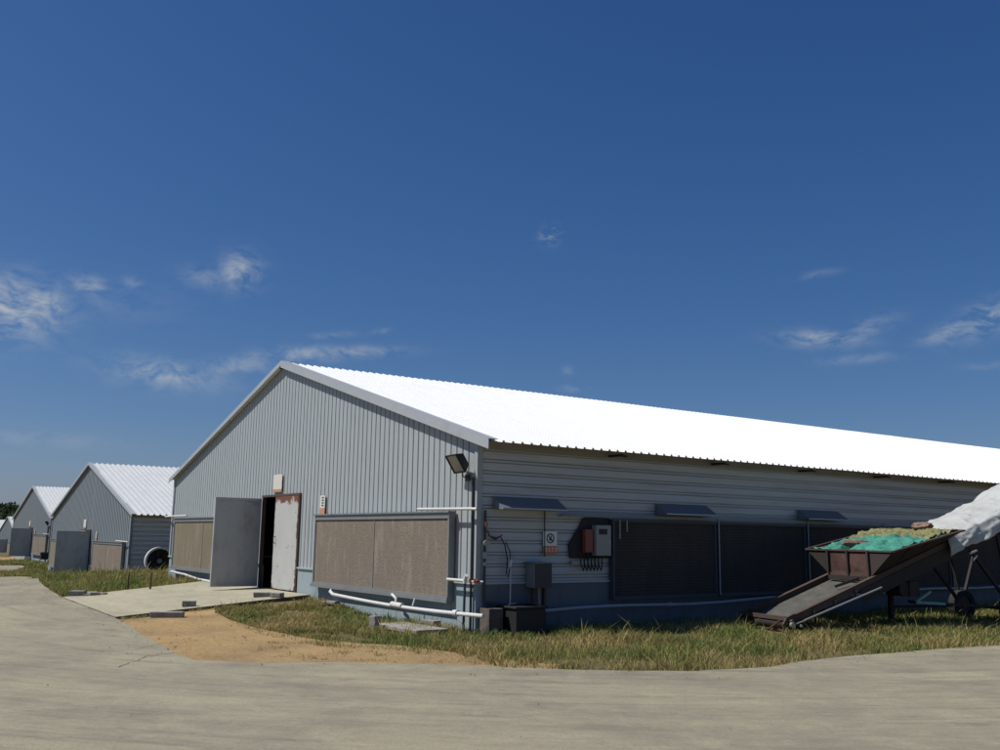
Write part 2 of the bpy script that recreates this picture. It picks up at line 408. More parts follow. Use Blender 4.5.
# worn dirt patch between road and shed
dirt_px = [(116, 620), (136, 633), (158, 648), (179, 658), (196, 665), (240, 666), (330, 666), (430, 668), (500, 671), (560, 673), (560, 664), (520, 661), (480, 655), (440, 650), (400, 645), (360, 643), (320, 639), (290, 634), (258, 628), (232, 620), (215, 612), (212, 606)]
dirt = [at(*p) for p in dirt_px]
dj = [Vector(p)+Vector((noise.noise(Vector((p.x*2, p.y*2, 5)))*.2, 0)) for p in densify(dirt, .35)]
def dz(x, y): return h(x, y)-.004-.016*abs(noise.noise(Vector((x*1.3, y*1.3, 0))))
sheet('dirt_patch', [tuple(p) for p in dj], .25, dz, M['dirt'], kind='structure')
# pale gravelly strip before the far shed
pp = [at(-20, 557), at(24, 557.5), at(26, 559.5), at(-20, 561)]
sheet('bare_strip', [tuple(p) for p in pp], 2., lambda x, y: h(x, y), M['dirt'], kind='structure')

# ------------------------------------------------------------------ sheds
W, ZE, ZP, OV = 17.94, 3.148, 5.85, .508
SLOPE = (ZP-ZE)/(W/2+OV); TH = math.atan(SLOPE)
def zr(x): return ZP-abs(x+W/2)*SLOPE      # underside line of roof
def profile(a, b, pitch=.2, gw=.04, gd=.024):
    """ribbed sheet profile: list of (coordinate, depth)"""
    out = [(a, 0.)]; x = a
    n = int(round((b-a)/pitch)); pitch = (b-a)/n
    for i in range(n):
        x0 = a+i*pitch+(pitch-gw)/2
        out += [(x0, 0.), (x0+.012, -gd), (x0+gw-.012, -gd), (x0+gw, 0.)]
    out.append((b, 0.)); return out
def make_shed(name, loc, label, L, door_open=True, side_pads=7, first_side=2.98, group='white-roofed livestock sheds', old=False):
    R = empty(name, loc, 0, label, 'shed', group)
    SD, RF = (M['siding_old'], M['roof_old']) if old else (M['siding'], M['roof'])
    # front gable of vertical ribbed sheet with the doorway cut out
    mb = MB(); dx0, dx1, dzt = -9.98, -7.62, 2.50
    P = profile(-W, 0) if not old else profile(-W, 0, .3, .10, .03)
    P = sorted(P+[(dx0, 0.), (dx1, 0.)])
    for (xa, da), (xb, db) in zip(P, P[1:]):
        lo = .80
        if xa >= dx0-1e-6 and xb <= dx1+1e-6: lo = dzt
        mb.add([(xa, -da*1., lo), (xb, -db, lo), (xb, -db, zr(xb)-.01), (xa, -da, zr(xa)-.01)], [(0, 1, 2, 3)])
    mb.build('front_wall', SD, R)
    mb = MB(); mb.prism([(-W, 0), (0, 0), (0, zr(0)-.02), (-W/2, ZP-.02), (-W, zr(-W)-.02)], L-.05, L, lambda u, v, w_: Vector((u, w_, v)))
    mb.build('rear_wall', M['siding'], R)
    # side walls of horizontal ribbed sheet
    for sx in (0, 1):
        mb = MB(); P = [(.8, 0.)]
        for k in range(12):
            z0 = .8+.2*(k+.5)
            for q in (z0-.036, z0+.016): P += [(q, 0.), (q-.007, .045), (q+.026, .045), (q+.022, 0.)]
        P = [(a, b) for a, b in P if a < ZE+.04]+[(ZE+.05, 0.)]
        X = 0. if sx == 0 else -W; sg = 1 if sx == 0 else -1
        for (za, da), (zb, db) in zip(P, P[1:]):
            n = 6; ya = [.002+(L-.004)*k/n for k in range(n+1)]
            for k in range(n):
                mb.add([(X-da*sg*-1*-1, ya[k], za), (X-da*sg, ya[k+1], za), (X-db*sg, ya[k+1], zb), (X-db*sg, ya[k], zb)], [(0, 1, 2, 3)])
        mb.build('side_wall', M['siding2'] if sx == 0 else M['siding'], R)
    mb = MB(); mb.box(.002, .03, .08, L-.01, 3.10, 3.27); mb.build('fascia', M['fascia'], R)
    # corner trims
    for X in (0., -W):
        mb = MB(); mb.box(X-.06, X+.035, -.035, .07, .80, zr(X)-.03); mb.build('corner_trim', M['trim'] if X else SD, R)
    # plinth
    mb = MB(); t_ = .12
    mb.box(-W-.02, dx0-.08, -.02, t_, -1.2, .79); mb.box(dx1+.08, .02, -.02, t_, -1.2, .79)
    mb.build('plinth', M['plinth'], R); mb = MB()
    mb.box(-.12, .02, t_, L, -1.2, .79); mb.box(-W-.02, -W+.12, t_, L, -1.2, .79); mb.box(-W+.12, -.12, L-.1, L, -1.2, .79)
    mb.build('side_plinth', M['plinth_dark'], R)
    mb = MB(); mb.box(-W-.05, dx0-.09, -.06, .02, .785, .82); mb.box(dx1+.09, .05, -.06, .02, .785, .82); mb.box(.0, .05, .021, L, .785, .82)
    mb.build('sill_flashing', M['trim'], R)
    mb = MB(); mb.box(-W+.12, -.12, .0, L-.1, -.1, .235); mb.build('floor', M['interior'], R)
    mb = MB(); mb.box(dx0-1.5, dx1+1.5, 4.0, 4.06, .235, 3.9); mb.build('inner_partition', M['interior'], R)
    # roof of two ribbed slopes
    mb = MB(); P = profile(-.12, L+.12, .2 if not old else .26, .06 if not old else .10, .032 if not old else .05)
    for sg in (1, -1):
        for (ya, da), (yb, db) in zip(P, P[1:]):
            q = []
            for yy, dd in ((ya, da), (yb, db)):
                for s_ in (0., .33, .66, 1.):
                    x = -W/2+sg*s_*(W/2+(OV if sg > 0 else .27)); q.append((x, yy, zr(x)+.04-dd+.006*noise.noise(Vector((x*.5, yy*.7, sg)))))
            mb.add(q, [(0, 1, 5, 4), (1, 2, 6, 5), (2, 3, 7, 6)] if sg > 0 else [(4, 5, 1, 0), (5, 6, 2, 1), (6, 7, 3, 2)])
    rf = mb.build('roof', RF, R)
    mb = MB()
    for sg in (1, -1):
        for s_ in (.02,):
            x = -W/2+sg*s_*(W/2+(OV if sg > 0 else .27)); x2 = x-sg*.05
            mb.box(min(x, x2), max(x, x2), -.10, L+.1, zr(x)-.05, zr(x)-.0)
    mb.build('purlin', M['rust_dark'], rf)
    # barge boards
    for sg in (1, -1):
        mb = MB(); xa, xb = -W/2, -W/2+sg*(W/2+(OV if sg > 0 else .27)+.02)
        bw = (.165 if sg > 0 else .11) if not old else .11
        pts = [(xa, ZP+.075), (xb, zr(xb)+.075), (xb, zr(xb)+.075-bw), (xa, ZP+.075-bw)]
        if sg < 0: pts.reverse()
        mb.prism(pts, -.15, -.135, lambda u, v, w_: Vector((u, w_, v)))
        pts = [(xa, ZP+.09), (xb, zr(xb)+.09), (xb, zr(xb)+.076), (xa, ZP+.076)]
        if sg < 0: pts.reverse()
        mb.prism(pts, -.15, .04, lambda u, v, w_: Vector((u, w_, v)))
        mb.build('barge_board', M['trim'], R)
    # rafter ends under the eave
    for k in range(int(min(L, 40)/2.83)):
        y = 3.0+2.83*k; mb = MB(); mb.box(.04, .40, y-.03, y+.03, zr(.3)-.085, zr(.42)-.01); mb.tube([(.38, y-.07, zr(.38)-.05), (.38, y+.12, zr(.38)-.06)], .02, 6)
        mb.build('rafter_end', M['rust_dark'], R)
    # doorway frame
    mb = MB(); mb.box(dx0-.05, dx0, -.03, .06, .235, 2.5); mb.box(dx1, dx1+.045, -.045, .06, .235, 2.5); mb.box(dx0-.05, dx1+.045, -.045, .06, 2.5, 2.55)
    mb.build('door_frame', M['rust'], R)
    # closed leaf, then open leaf standing out from the wall
    mb = MB(); mb.box(*((-9.06, dx1-.005) if not old else (dx0+.005, -8.7)), -.055, -.005, .26, 2.49); d = mb.build('door', M['door_grey'] if old else M['door_white'], R, .004, **({} if old else dict(label='closed door leaf with peeling white paint and rust')))
    hx = -8.94 if not old else -8.85; mb = MB(); mb.tube([(hx, -.06, 1.35), (hx, -.11, 1.37), (hx, -.11, 1.5), (hx, -.06, 1.52)], .012, 6); mb.build('handle', M['rust_dark'], d)
    if door_open:
        LL = 1.20 if not old else 1.5
        Mx = Matrix.Translation((dx0-.05 if not old else dx1, -.06, 0)) @ Matrix.Rotation(radians(0 if not old else -4), 4, 'Z')
        mb = MB(); mb.box(-.03, .03, -LL, 0, .26, 2.47, Mx)
        d = mb.build('door', M['door_grey'], R, .004, label='open door leaf, plain dark grey')
        mb = MB()
        for z0, z1 in ((.261, .32), (2.41, 2.469)): mb.box(.031, .045, -LL+.001, -.001, z0, z1, Mx)
        for y0, y1 in ((-LL+.001, -LL+.06), (-.06, -.001)): mb.box(.031, .045, y0, y1, .322, 2.408, Mx)
        mb.build('stiffener', M['door_grey'], d)
        mb = MB(); mb.box(.032, .06, -.42, -.20, 2.30, 2.36, Mx); mb.box(.032, .06, -.17, -.1, 2.30, 2.35, Mx); mb.build('bracket', M['bare'], d)
    # front cooling pads
    for (xa, xb, pm) in ((-6.40, -.66, M['pad']), (-17.25, -11.45, M['pad_yellow'])):
        mb = MB(); mb.box(xa+.05, xb-.05, -.135, -.03, .54, 1.90); pad = mb.build('cooling_pad', pm, R)
        mb = MB()
        mb.box(xa, xb, -.16, -.0305, 1.90, 2.0); mb.box(xa, xb, -.17, -.0305, .47, .54)
        mb.box(xa, xa+.05, -.155, -.0305, .542, 1.898); mb.box(xb-.05, xb, -.155, -.0305, .542, 1.898)
        mb.box(xa-.02, xb+.02, -.19, -.0305, 2.002, 2.03); mb.box(xa-.02, xb+.02, -.19, -.17, .44, .50)
        mb.build('pad_frame', M['frame'], pad)
        mb = MB()
        for k in (.5,): x = xa+(xb-xa)*k; mb.box(x-.015, x+.015, -.145, -.1355, .542, 1.898)
        mb.build('mullion', M['frame'], pad)
    # side cooling pads in a row, one long ledge above
    if side_pads:
        for k in range(side_pads):
            ya = first_side+2.88*k; yb = ya+2.82
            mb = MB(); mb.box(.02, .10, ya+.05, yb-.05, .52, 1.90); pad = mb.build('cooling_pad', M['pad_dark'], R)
            mb = MB(); mb.box(.02, .15, ya, yb, 1.90, 1.945); mb.box(.02, .15, ya, yb, .46, .52); mb.box(.02, .14, ya, ya+.05, .522, 1.898); mb.box(.02, .14, yb-.05, yb, .522, 1.898)
            mb.build('pad_frame', M['pad_channel'], pad)
            mb = MB(); mb.tube([(.18, yb+.03, .5), (.18, yb+.03, 2.02)], .014, 6); mb.build('strut', M['grey_pipe'], pad)
        mb = MB(); mb.box(.03, .16, 1.75, first_side+2.88*side_pads, 1.975, 1.99); mb.box(.145, .16, 1.75, first_side+2.88*side_pads, 1.99, 2.03)
        mb.build('ledge', M['frame'], R)
    return R

make_shed('livestock_shed', (0, 0, 0), 'large nearest shed with bright white roof and open doorway, filling the middle and right', 95, side_pads=9)
B2 = (-38.07+W/2, 1.457, -.917); B3 = (-72.75+W/2, 4.257, -.79)
make_shed('livestock_shed', B2, 'second shed to the left, just behind the grass bank, with ribbed white roof', 70, side_pads=3, old=True)
make_shed('livestock_shed', B3, 'third shed, smaller, overlapped on its right by the second shed', 70, side_pads=0, old=True)
def place_far(px, py, x):
    d = ray(px, py); t_ = (x-CAM.x)/d.x; P = CAM+d*t_; return (x+W/2, P.y, P.z-ZP-.07)
B4 = place_far(8.5, 516.5, -150)
make_shed('livestock_shed', B4, 'far small shed at the left edge, gable partly hidden by the third shed', 60, side_pads=0, old=True)
B5 = place_far(-9, 519.5, -190)
make_shed('livestock_shed', B5, 'farthest shed, only a scrap of its white roof showing at the left edge', 60, side_pads=0, old=True)

# ------------------------------------------------------------------ fittings on the near shed
def sign_front(loc, w_, hh, label, split, group=None):
    R = empty('wall_sign', loc, 0, label, 'sign', group)
    mb = MB(); mb.box(-w_/2, w_/2, -.045, -.03, -hh/2+hh*split, hh/2); mb.build('board', M['white_sign'], R)
    mb = MB(); mb.box(-w_/2, w_/2, -.045, -.03, -hh/2, -hh/2+hh*split-.001); mb.build('band', M['orange'], R)
    return R
s1 = sign_front((-9.02, 0, 2.83), .56, .44, 'blank faded white board with rusty edge above the doorway of the nearest shed', .16)
s2 = sign_front((-6.28, 0, 2.24), .26, .43, 'narrow notice above the brown pad right of the door, on the nearest shed', .34)
mb = MB()
for k in range(4): mb.box(-.03, .07, -.050, -.046, .15-k*.058, .175-k*.058)
mb.build('lettering', M['ink'], s2)
for (bx, nm, n2) in ((B2, 'pale board above the door leaf of the second shed', 'small pale notice right of the second shed\'s door'), (B3, 'pale board above the door leaf of the third shed', 'small pale notice right of the third shed\'s door')):
    for src, lb in ((s1, nm), (s2, n2)):
        c = copy_tree(src); c.location = Vector(bx)+Vector(src.location); c['label'] = lb

# long-wall warning sign
R = empty('warning_sign', (.035, 1.56, 1.50), 0, 'white warning notice with black ring and red band on the long shaded wall', 'sign')
mb = MB(); mb.box(0, .012, -.155, .155, -.06, .20); mb.build('board', M['sign_face'], R)
mb = MB(); mb.box(0, .012, -.155, .155, -.20, -.062); mb.build('band', M['red_band'], R)
mb = MB(); mb.disc((.0145, 0, .075), (1, 0, 0), .088, .068, .004, 28); mb.disc((.0145, .0, .06), (1, 0, 0), .03, .001, .004, 12)
mb.bar((.0145, -.0, .06), (.0145, .02, .125), .004, .02, (0, 1, 0)); mb.bar((.0175, -.055, .125), (.0175, .055, .025), .002, .014, (0, 1, 1))
mb.build('pictogram', M['ink'], R)
mb = MB()
for k in range(4):
    y = -.115+k*.072
    mb.box(.0125, .0145, y, y+.045, -.10, -.092); mb.box(.0125, .0145, y, y+.045, -.125, -.118); mb.box(.0125, .0145, y, y+.045, -.155, -.147); mb.box(.0148, .016, y+.018, y+.026, -.165, -.085)
mb.build('lettering', M['sign_face'], R)

# floodlight at the corner
R = empty('floodlight', (-.30, -.05, 2.62), 0, 'tilted black floodlight high on the corner of the nearest shed', 'lamp')
Mt = Matrix.Translation((-.0, -.22, .22)) @ Matrix.Rotation(radians(-8), 4, 'Z') @ Matrix.Rotation(radians(32), 4, 'X') @ Matrix.Diagonal((1.15, 1.2, 1.2, 1))
mb = MB(); v = [Mt @ Vector(p) for p in ((-.20, -.0, -.15), (.20, 0, -.15), (.20, 0, .15), (-.20, 0, .15), (-.12, .13, -.09), (.12, .13, -.09), (.12, .13, .09), (-.12, .13, .09))]
mb.add(v, [(0, 1, 5, 4), (1, 2, 6, 5), (2, 3, 7, 6), (3, 0, 4, 7), (4, 5, 6, 7)])
mb.build('housing', M['black'], R)
mb = MB(); mb.box(-.20, .20, -.02, .0, .13, .15, Mt); mb.box(-.20, .20, -.02, .0, -.15, -.13, Mt); mb.box(-.20, -.18, -.02, 0, -.13, .13, Mt); mb.box(.18, .20, -.02, 0, -.13, .13, Mt); mb.build('bezel', M['black'], R)
mb = MB(); mb.box(-.18, .18, -.008, -.002, -.13, .13, Mt); mb.build('glass', M['glass'], R)
mb = MB(); mb.tube([(.02, .02, -.02), (.02, -.08, .0), (.0, -.10, .2)], .014, 6); mb.box(-.04, .08, .0, .02, -.08, .04); mb.build('bracket', M['dark_pipe'], R)
mb = MB(); mb.tube([(.06, -.02, .0), (.12, -.015, -.04), (.22, -.02, -.05)], .010, 6); mb.build('cable', M['black'], R)

def pipe(name, pts, r, m, label, cat='pipe', parent=None, n=10):
    return MB().tube(pts, r, n).build(name, m, parent, **({} if parent else dict(label=label, cat=cat)))
pipe('downpipe', [(-.06, -.06, 2.60), (-.06, -.06, .02)], .022, M['dark_pipe'], 'thin dark vertical conduit down the front corner of the nearest shed')
pipe('water_pipe', [(-1.75, -.17, 2.075), (.06, -.17, 2.055), (.16, -.12, 2.05)], .026, M['white_pipe'], 'thin white pipe above the right end of the brown pad')
pipe('water_pipe', [(-18.2, -.17, 2.075), (-15.9, -.17, 2.085)], .03, M['white_pipe'], 'thin white pipe above the yellowed pad on the far left of the nearest shed')
R = empty('drain_pipe', (0, 0, 0), 0, 'thick white drain pipe sagging below the brown pad', 'pipe')
pts = [(-5.35, -.12, .46), (-5.33, -.20, .38), (-5.1, -.24, .335)]+[(-5.1+5.7*k/12, -.24, .335-.05*sin(k/12*pi)*1.0-.02*k/12) for k in range(1, 13)]
pipe('pipe', pts, .036, M['white_pipe'], '', parent=R, n=12)
for nm_, a_ in (('branch', ([(-2.35, -.24, .29), (-2.35, -.24, .42), (-2.55, -.22, .48)], .028, 8)), ('branch', ([(-1.75, -.16, .50), (-1.75, -.22, .32)], .018, 8)), ('coupling', ([(-2.5, -.24, .302), (-2.1, -.24, .292)], .056, 10)), ('coupling', ([(-.3, -.24, .30), (-.18, -.24, .302)], .056, 10))):
    MB().tube(*a_).build(nm_, M['white_pipe'], R)
R = empty('drain_pipe', (0, 0, 0), 0, 'dull grey drain pipe below the yellowed pad on the far left', 'pipe')
pipe('pipe', [(-17.0, -.2, .36), (-15.6, -.22, .33), (-14.2, -.24, .25), (-11.8, -.24, .22)], .035, M['white_pipe'], '', parent=R)
# tap stand at the corner
R = empty('tap_stand', (-.12, -.16, 0), 0, 'dark standpipe with white elbow and small red valves at the shed corner', 'tap')
pipe('post', [(0, 0, -.05), (.02, 0, .82)], .022, M['dark_pipe'], '', parent=R)
mb = MB(); mb.tube([(.02, 0, .80), (.02, 0, .86), (.10, -.02, .94)], .035, 8); mb.tube([(-.55, 0, .845), (.0, 0, .845)], .026, 8); mb.tube([(.03, 0, .84), (.5, .05, .85)], .014, 8); mb.build('elbow', M['white_pipe'], R)
mb = MB()
for x in (.18, .32, .42): mb.tube([(x, .0, .82), (x, .0, .89)], .022, 8); 
mb.tube([(.40, -.03, .86), (.48, -.03, .88)], .018, 6); mb.build('valve', M['red'], R)
# riser pipe on the long wall with gauge
R = empty('riser_pipe', (.07, .12, 0), 0, 'dark riser pipe with round gauge and red valves just round the shed corner', 'pipe')
pipe('pipe', [(0, 0, 2.04), (0, 0, 1.0), (0, 0, .50), (.03, .06, .47), (.06, .30, .45)], .024, M['dark_pipe'], '', parent=R)
mb = MB(); mb.tube([(.05, .0, 1.48), (.10, -.02, 1.48)], [.055, .055], 16); mb.tube([(.0, 0, 1.48), (.05, 0, 1.48)], .02, 8); mb.build('gauge', M['offwhite'], R)
mb = MB(); mb.tube([(.03, -.01, 1.84), (.05, .0, 1.76)], .022, 8); mb.tube([(.02, .03, 1.70), (.03, .08, 1.60), (.03, .22, 1.57)], .016, 6); mb.tube([(.03, .2, 1.54), (.03, .34, 1.62)], .012, 6); mb.build('valve', M['red'], R)
mb = MB(); mb.tube([(.03, .05, 1.62), (.04, .16, 1.55), (.03, .30, 1.6), (.03, .40, 1.45), (.03, .46, 1.2), (.03, .44, .95)], .011, 6); mb.tube([(.03, .42, 1.5), (.04, .5, 1.35), (.04, .52, 1.1), (.03, .47, .9)], .009, 6); mb.build('cable', M['black'], R)
mb = MB(); mb.box(-.03, .03, -.035, .035, 1.22, 1.33); mb.box(-.028, .028, -.03, .03, 1.10, 1.16); mb.build('fitting', M['grey_pipe'], R)
R = empty('standpipe', (.14, .62, 0), 0, 'thin grey standpipe rising from the black tank', 'pipe')
mb = MB(); mb.tube([(0, 0, .38), (.0, 0, 1.12), (-.01, .03, 1.2), (-.05, .14, 1.3)], .014, 6); mb.build('pipe', M['bare'], R)
mb = MB(); mb.tube([(0, -.02, 1.08), (0, .02, 1.2)], .028, 8); mb.build('nozzle', M['white_pipe'], R)
# tank and trough
R = empty('water_tank', (.34, .72, 0), 0, 'low black water tank in the grass against the long wall', 'tank')
mb = MB(); mb.box(-.26, .26, -.30, .32, -.05, .40); mb.build('body', M['black'], R, .015)
mb = MB(); mb.box(-.29, .29, -.33, .35, .402, .44); mb.build('lid', M['black'], R, .01)
mb = MB(); mb.tube([(.05, -.3, .46), (.0, .1, .49), (-.05, .3, .46)], .022, 6); mb.build('hose', M['dark_pipe'], R)
mb = MB(); mb.box(.04, .34, .05, .34, -.05, .40); tag(mb.build('block', M['slab_edge'], None, .01), 'squat concrete block at the foot of the corner, darkened to look shaded', 'block')  # dark slab-edge colour stands in for the shadow at the corner
# switch cabinet
R = empty('switch_cabinet', (.18, 1.20, 0), 0, 'small grey switch cabinet on legs against the long wall', 'cabinet')
mb = MB(); mb.box(-.13, .13, -.19, .19, .72, 1.14); mb.build('body', M['frame'], R, .008)
mb = MB(); mb.box(.132, .15, -.18, .18, .73, 1.13); mb.build('door', M['dark_pipe'], R, .004)
mb = MB(); mb.box(-.15, .17, -.21, .21, 1.142, 1.16); mb.build('lid', M['frame'], R)
for y in (-.12, .12): mb = MB(); mb.box(-.03, .03, y-.025, y+.025, -.05, .72); mb.build('leg', M['rust'], R)
mb = MB(); mb.tube([(.0, 0, .72), (.02, .0, .3), (.05, .02, .0)], .03, 8); mb.build('conduit', M['concrete_old'], R)
# dark board with boxes
mb = MB(); mb.prism([(1.98, 1.46), (2.36, 1.965), (2.96, 1.965), (2.96, 1.22), (2.02, 1.22)], .03, .06, lambda u, v, w_: Vector((w_, u, v)))
tag(mb.build('backing_board', M['black']), 'black board with a slanted corner beside the dark pads', 'board')
R = empty('control_box', (.062, 2.70, 1.55), 0, 'off-white control box with dark window on the black board', 'box')
mb = MB(); mb.box(0, .14, -.18, .18, -.28, .28); mb.build('body', M['offwhite'], R, .008)
mb = MB(); mb.box(.1415, .146, -.12, .08, .11, .21); mb.build('window', M['ink'], R)
mb = MB(); mb.box(.1415, .15, .12, .14, -.05, .02); mb.build('latch', M['bare'], R)
R = empty('red_box', (.062, 2.38, 1.54), 0, 'narrow faded red box left of the off-white control box', 'box')
mb = MB(); mb.box(0, .10, -.09, .09, -.21, .21); mb.build('body', M['red'], R, .008)
mb = MB(); mb.tube([(.02, 0, -.21), (.03, .0, -.35)], .012, 6); mb.build('cable', M['black'], R)
R = empty('terminal_strip', (.05, 2.37, 1.15), 0, 'pale terminal strip with black looped cables under the boxes', 'cables')
mb = MB(); mb.box(0, .04, -.34, .36, -.04, .03); mb.build('strip', M['offwhite'], R)
for k in range(6):
    y = -.14+k*.085; mb = MB(); mb.tube([(.03, y, .14), (.06, y, -.04), (.08, y+.02, -.12), (.06, y+.05, -.15), (.05, y+.08, -.10), (.05, y+.09, .12)], .011, 6); mb.build('cable', M['black'], R)
for y, z0, z1, lb in ((3.12, 1.58, 1.93, 'longer pale rod hanging before the dark pad'), (3.3, 1.72, 1.93, 'shorter pale rod hanging before the dark pad')):
    pipe('hanging_rod', [(.18, y, z1), (.18, y, z0)], .014, M['offwhite'], lb, 'rod')
pipe('conduit', [(.045, 1.43, 2.1), (.045, 1.43, 1.25)], .012, M['dark_pipe'], 'thin dark cable drop running down beside the warning notice', 'cable')
# hoods over the ledge
def hood(y, label, torn=False):
    R = empty('vent_hood', (0.04, y, 2.06), 0, label, 'hood', 'slanted hoods along the long wall')
    mb = MB(); L_ = 1.42
    mb.prism([(0, 0), (.30, .0), (.30, .03), (.0, .22)], 0, L_, lambda u, v, w_: Vector((u, w_, v))); mb.build('cover', M['hood'], R)
    mb = MB(); mb.bar((.309, -.01, .015), (.309, L_+.01, .015), .012, .022); mb.build('front_rail', M['siding2'], R)
    return R
hood(.30, 'slanted dark hood nearest the corner, with a pale sunlit patch')
hood(4.20, 'middle slanted dark hood above the first pads')
hood(8.55, 'farthest slanted dark hood above the conveyor\'s lower end')
# long low pipe along the wall
R = empty('ground_pipe', (0, 0, 0), 0, 'long grey pipe running low along the shaded wall', 'pipe')
pts = [(.30, 1.2+k*.75, .33+.025*sin(k*.9)+.008*k) for k in range(22)]
pipe('pipe', pts, .03, M['grey_pipe'], '', parent=R)
mb = MB()
for k in (4, 9, 14): mb.tube([pts[k], (pts[k][0], pts[k][1]+.12, pts[k][2])], .042, 8)
mb.build('coupling', M['grey_pipe'], R)
# bits at the third and second sheds' corners
lampc = [o for o in COL.objects if o.name == 'floodlight'][0]
c = copy_tree(lampc); c.location = Vector(B3)+lampc.location; c['label'] = 'tiny floodlight on the corner of the third shed'
dp = [o for o in COL.objects if o.name == 'downpipe'][0]
c = copy_tree(dp); c.location = B3; c.scale = (2.5, 2.5, 1); c.location.x += .1; c['label'] = 'dark downpipe on the corner of the third shed'
c = copy_tree([o for o in COL.objects if o.name == 'water_tank'][0]); c.location = Vector(B3)+Vector((.5, -.3, .28)); c['label'] = 'dark tank at the foot of the third shed\'s corner'
c = copy_tree([o for o in COL.objects if o.name == 'water_pipe'][0]); c.location = B2; c['label'] = 'thin white pipe above the pad on the second shed'
c = copy_tree([o for o in COL.objects if o.name == 'water_pipe'][0]); c.location = B3; c['label'] = 'thin white pipe above the pad on the third shed'

# fan housing between the sheds
P = CAM+ray(159, 561)*((-24-CAM.x)/ray(159, 561).x)
R = empty('fan_housing', (P.x, P.y, P.z), 0, 'round white-rimmed fan housing with dark inside, between the two nearest sheds', 'fan')
ax = Vector((CAM.x-P.x, CAM.y-P.y+8, 0)).normalized()
MB().disc((0, 0, 0), ax, .53, .46, .22, 32).build('rim', M['white_pipe'], R)
mb = MB(); mb.disc(ax*-.1, ax, .46, .02, .02, 24); mb.build('back_grille', M['black'], R)
mb = MB(); q = ax.cross(Vector((0, 0, 1)))
for k in range(6):
    a = k*pi/3+.3; e1 = q*cos(a)+Vector((0, 0, 1))*sin(a); e2 = ax.cross(e1)
    mb.add([e1*.08-e2*.05+ax*-.03, e1*.43-e2*.12+ax*-.05, e1*.43+e2*.1+ax*.03, e1*.08+e2*.05+ax*.01], [(0, 1, 2, 3)])
mb.build('blade', M['rust_dark'], R)
mb = MB(); mb.tube([ax*-.06, ax*.10], .09, 12); mb.build('hub', M['frame'], R)
mb = MB(); mb.bar(q*-.4+Vector((0, 0, -.7)), q*.5+Vector((0, 0, -.7)), .3, .12); mb.bar(q*-.3+Vector((0, 0, -.7)), q*-.25+Vector((0, 0, -.35)), .06, .06, (1, 0, 0)); mb.bar(q*.3+Vector((0, 0, -.7)), q*.25+Vector((0, 0, -.35)), .06, .06, (1, 0, 0)); mb.build('stand', M['rust_dark'], R)

# ------------------------------------------------------------------ loose things on the ground
def block_at(px, py, sx, sy, sz, rz, name, m, label, cat, group=None, zf=None):
    P = at(px, py); z = (zf or h)(P.x, P.y)
    Mx = Matrix.Rotation(rz, 4, 'Z'); mb = MB(); mb.box(-sx/2, sx/2, -sy/2, sy/2, 0, sz, Mx)
    o = mb.build(name, m, None, .012); o.location = (P.x, P.y, z); return tag(o, label, cat, group)
def sz_at(px, py):      # point on the slab
    d = ray(px, py); t_ = 5.
    while t_ < 80:
        P = CAM+d*t_
        if P.z < slabz(P.x, P.y): return P
        t_ += .02
G = 'loose concrete blocks'
for px, py, sx, sy, sz, rz, lb in ((262, 597, .38, .18, .10, .2, 'long grey block left of the pair before the closed door leaf'), (277, 597.5, .26, .18, .10, -.3, 'shorter grey block right of the pair before the closed door leaf'), (189, 606.5, .28, .16, .11, .3, 'grey block lying alone near the apron\'s lower edge')):
    P = sz_at(px, py); Mx = Matrix.Rotation(-YAW+rz, 4, 'Z'); mb = MB(); mb.box(-sx/2, sx/2, -sy/2, sy/2, 0, sz, Mx)
    o = mb.build('concrete_block', M['brick_grey'], None, .012); o.location = (P.x, P.y, slabz(P.x, P.y)+.004); tag(o, lb, 'block', G)
block_at(167, 617, .60, .2, .10, YAW*-1+.1, 'kerb_stone', M['concrete_old'], 'pale kerb stone lying along the lower edge of the apron', 'kerb stone', G)
block_at(77, 596.5, .34, .24, .14, -YAW+.1, 'concrete_block', M['brick_grey'], 'grey block in the grass beside the left corner of the apron', 'block', G)
for i, (px, py, s_) in enumerate(((93, 596, .22), (101, 595.5, .16), (88, 596.5, .13))):
    block_at(px, py, s_*1.6, s_, s_*.45, .7*i, 'rubble', M['concrete_old'], ('widest', 'rightmost', 'smallest, leftmost')[i]+' lump of pale rubble right of the grey block in the grass', 'rubble', 'rubble lumps')
block_at(374, 629, .15, .12, .22, .3, 'marker_stone', M['brick_grey'], 'short upright grey stone in the grass below the brown pad', 'stone')
block_at(410, 630, 1.45, .62, .07, .02, 'paving_slab', M['concrete_old'], 'thin pale paving slab in the grass under the drain pipe', 'slab')
o = block_at(430, 627.5, .42, .16, .13, .1, 'brick', M['brick_grey'], 'dark brick lying on the pale paving slab', 'brick')
block_at(331, 604, .5, .25, .06, .3, 'paving_slab', M['concrete_old'], 'pale stone at the lower left corner of the brown pad', 'stone')
for px, lb in ((127.5, 'left dark stake in the grass beyond the apron'), (150, 'right dark stake in the grass beyond the apron')):
    P = at(px, 590); mb = MB(); mb.tube([(0, 0, -.1), (.01, .0, .36), (.02, .01, .46)], [.03, .026, .02], 6); o = mb.build('stake', M['wood']); o.location = (P.x, P.y, h(P.x, P.y)); tag(o, lb, 'stake', 'stakes in the grass')
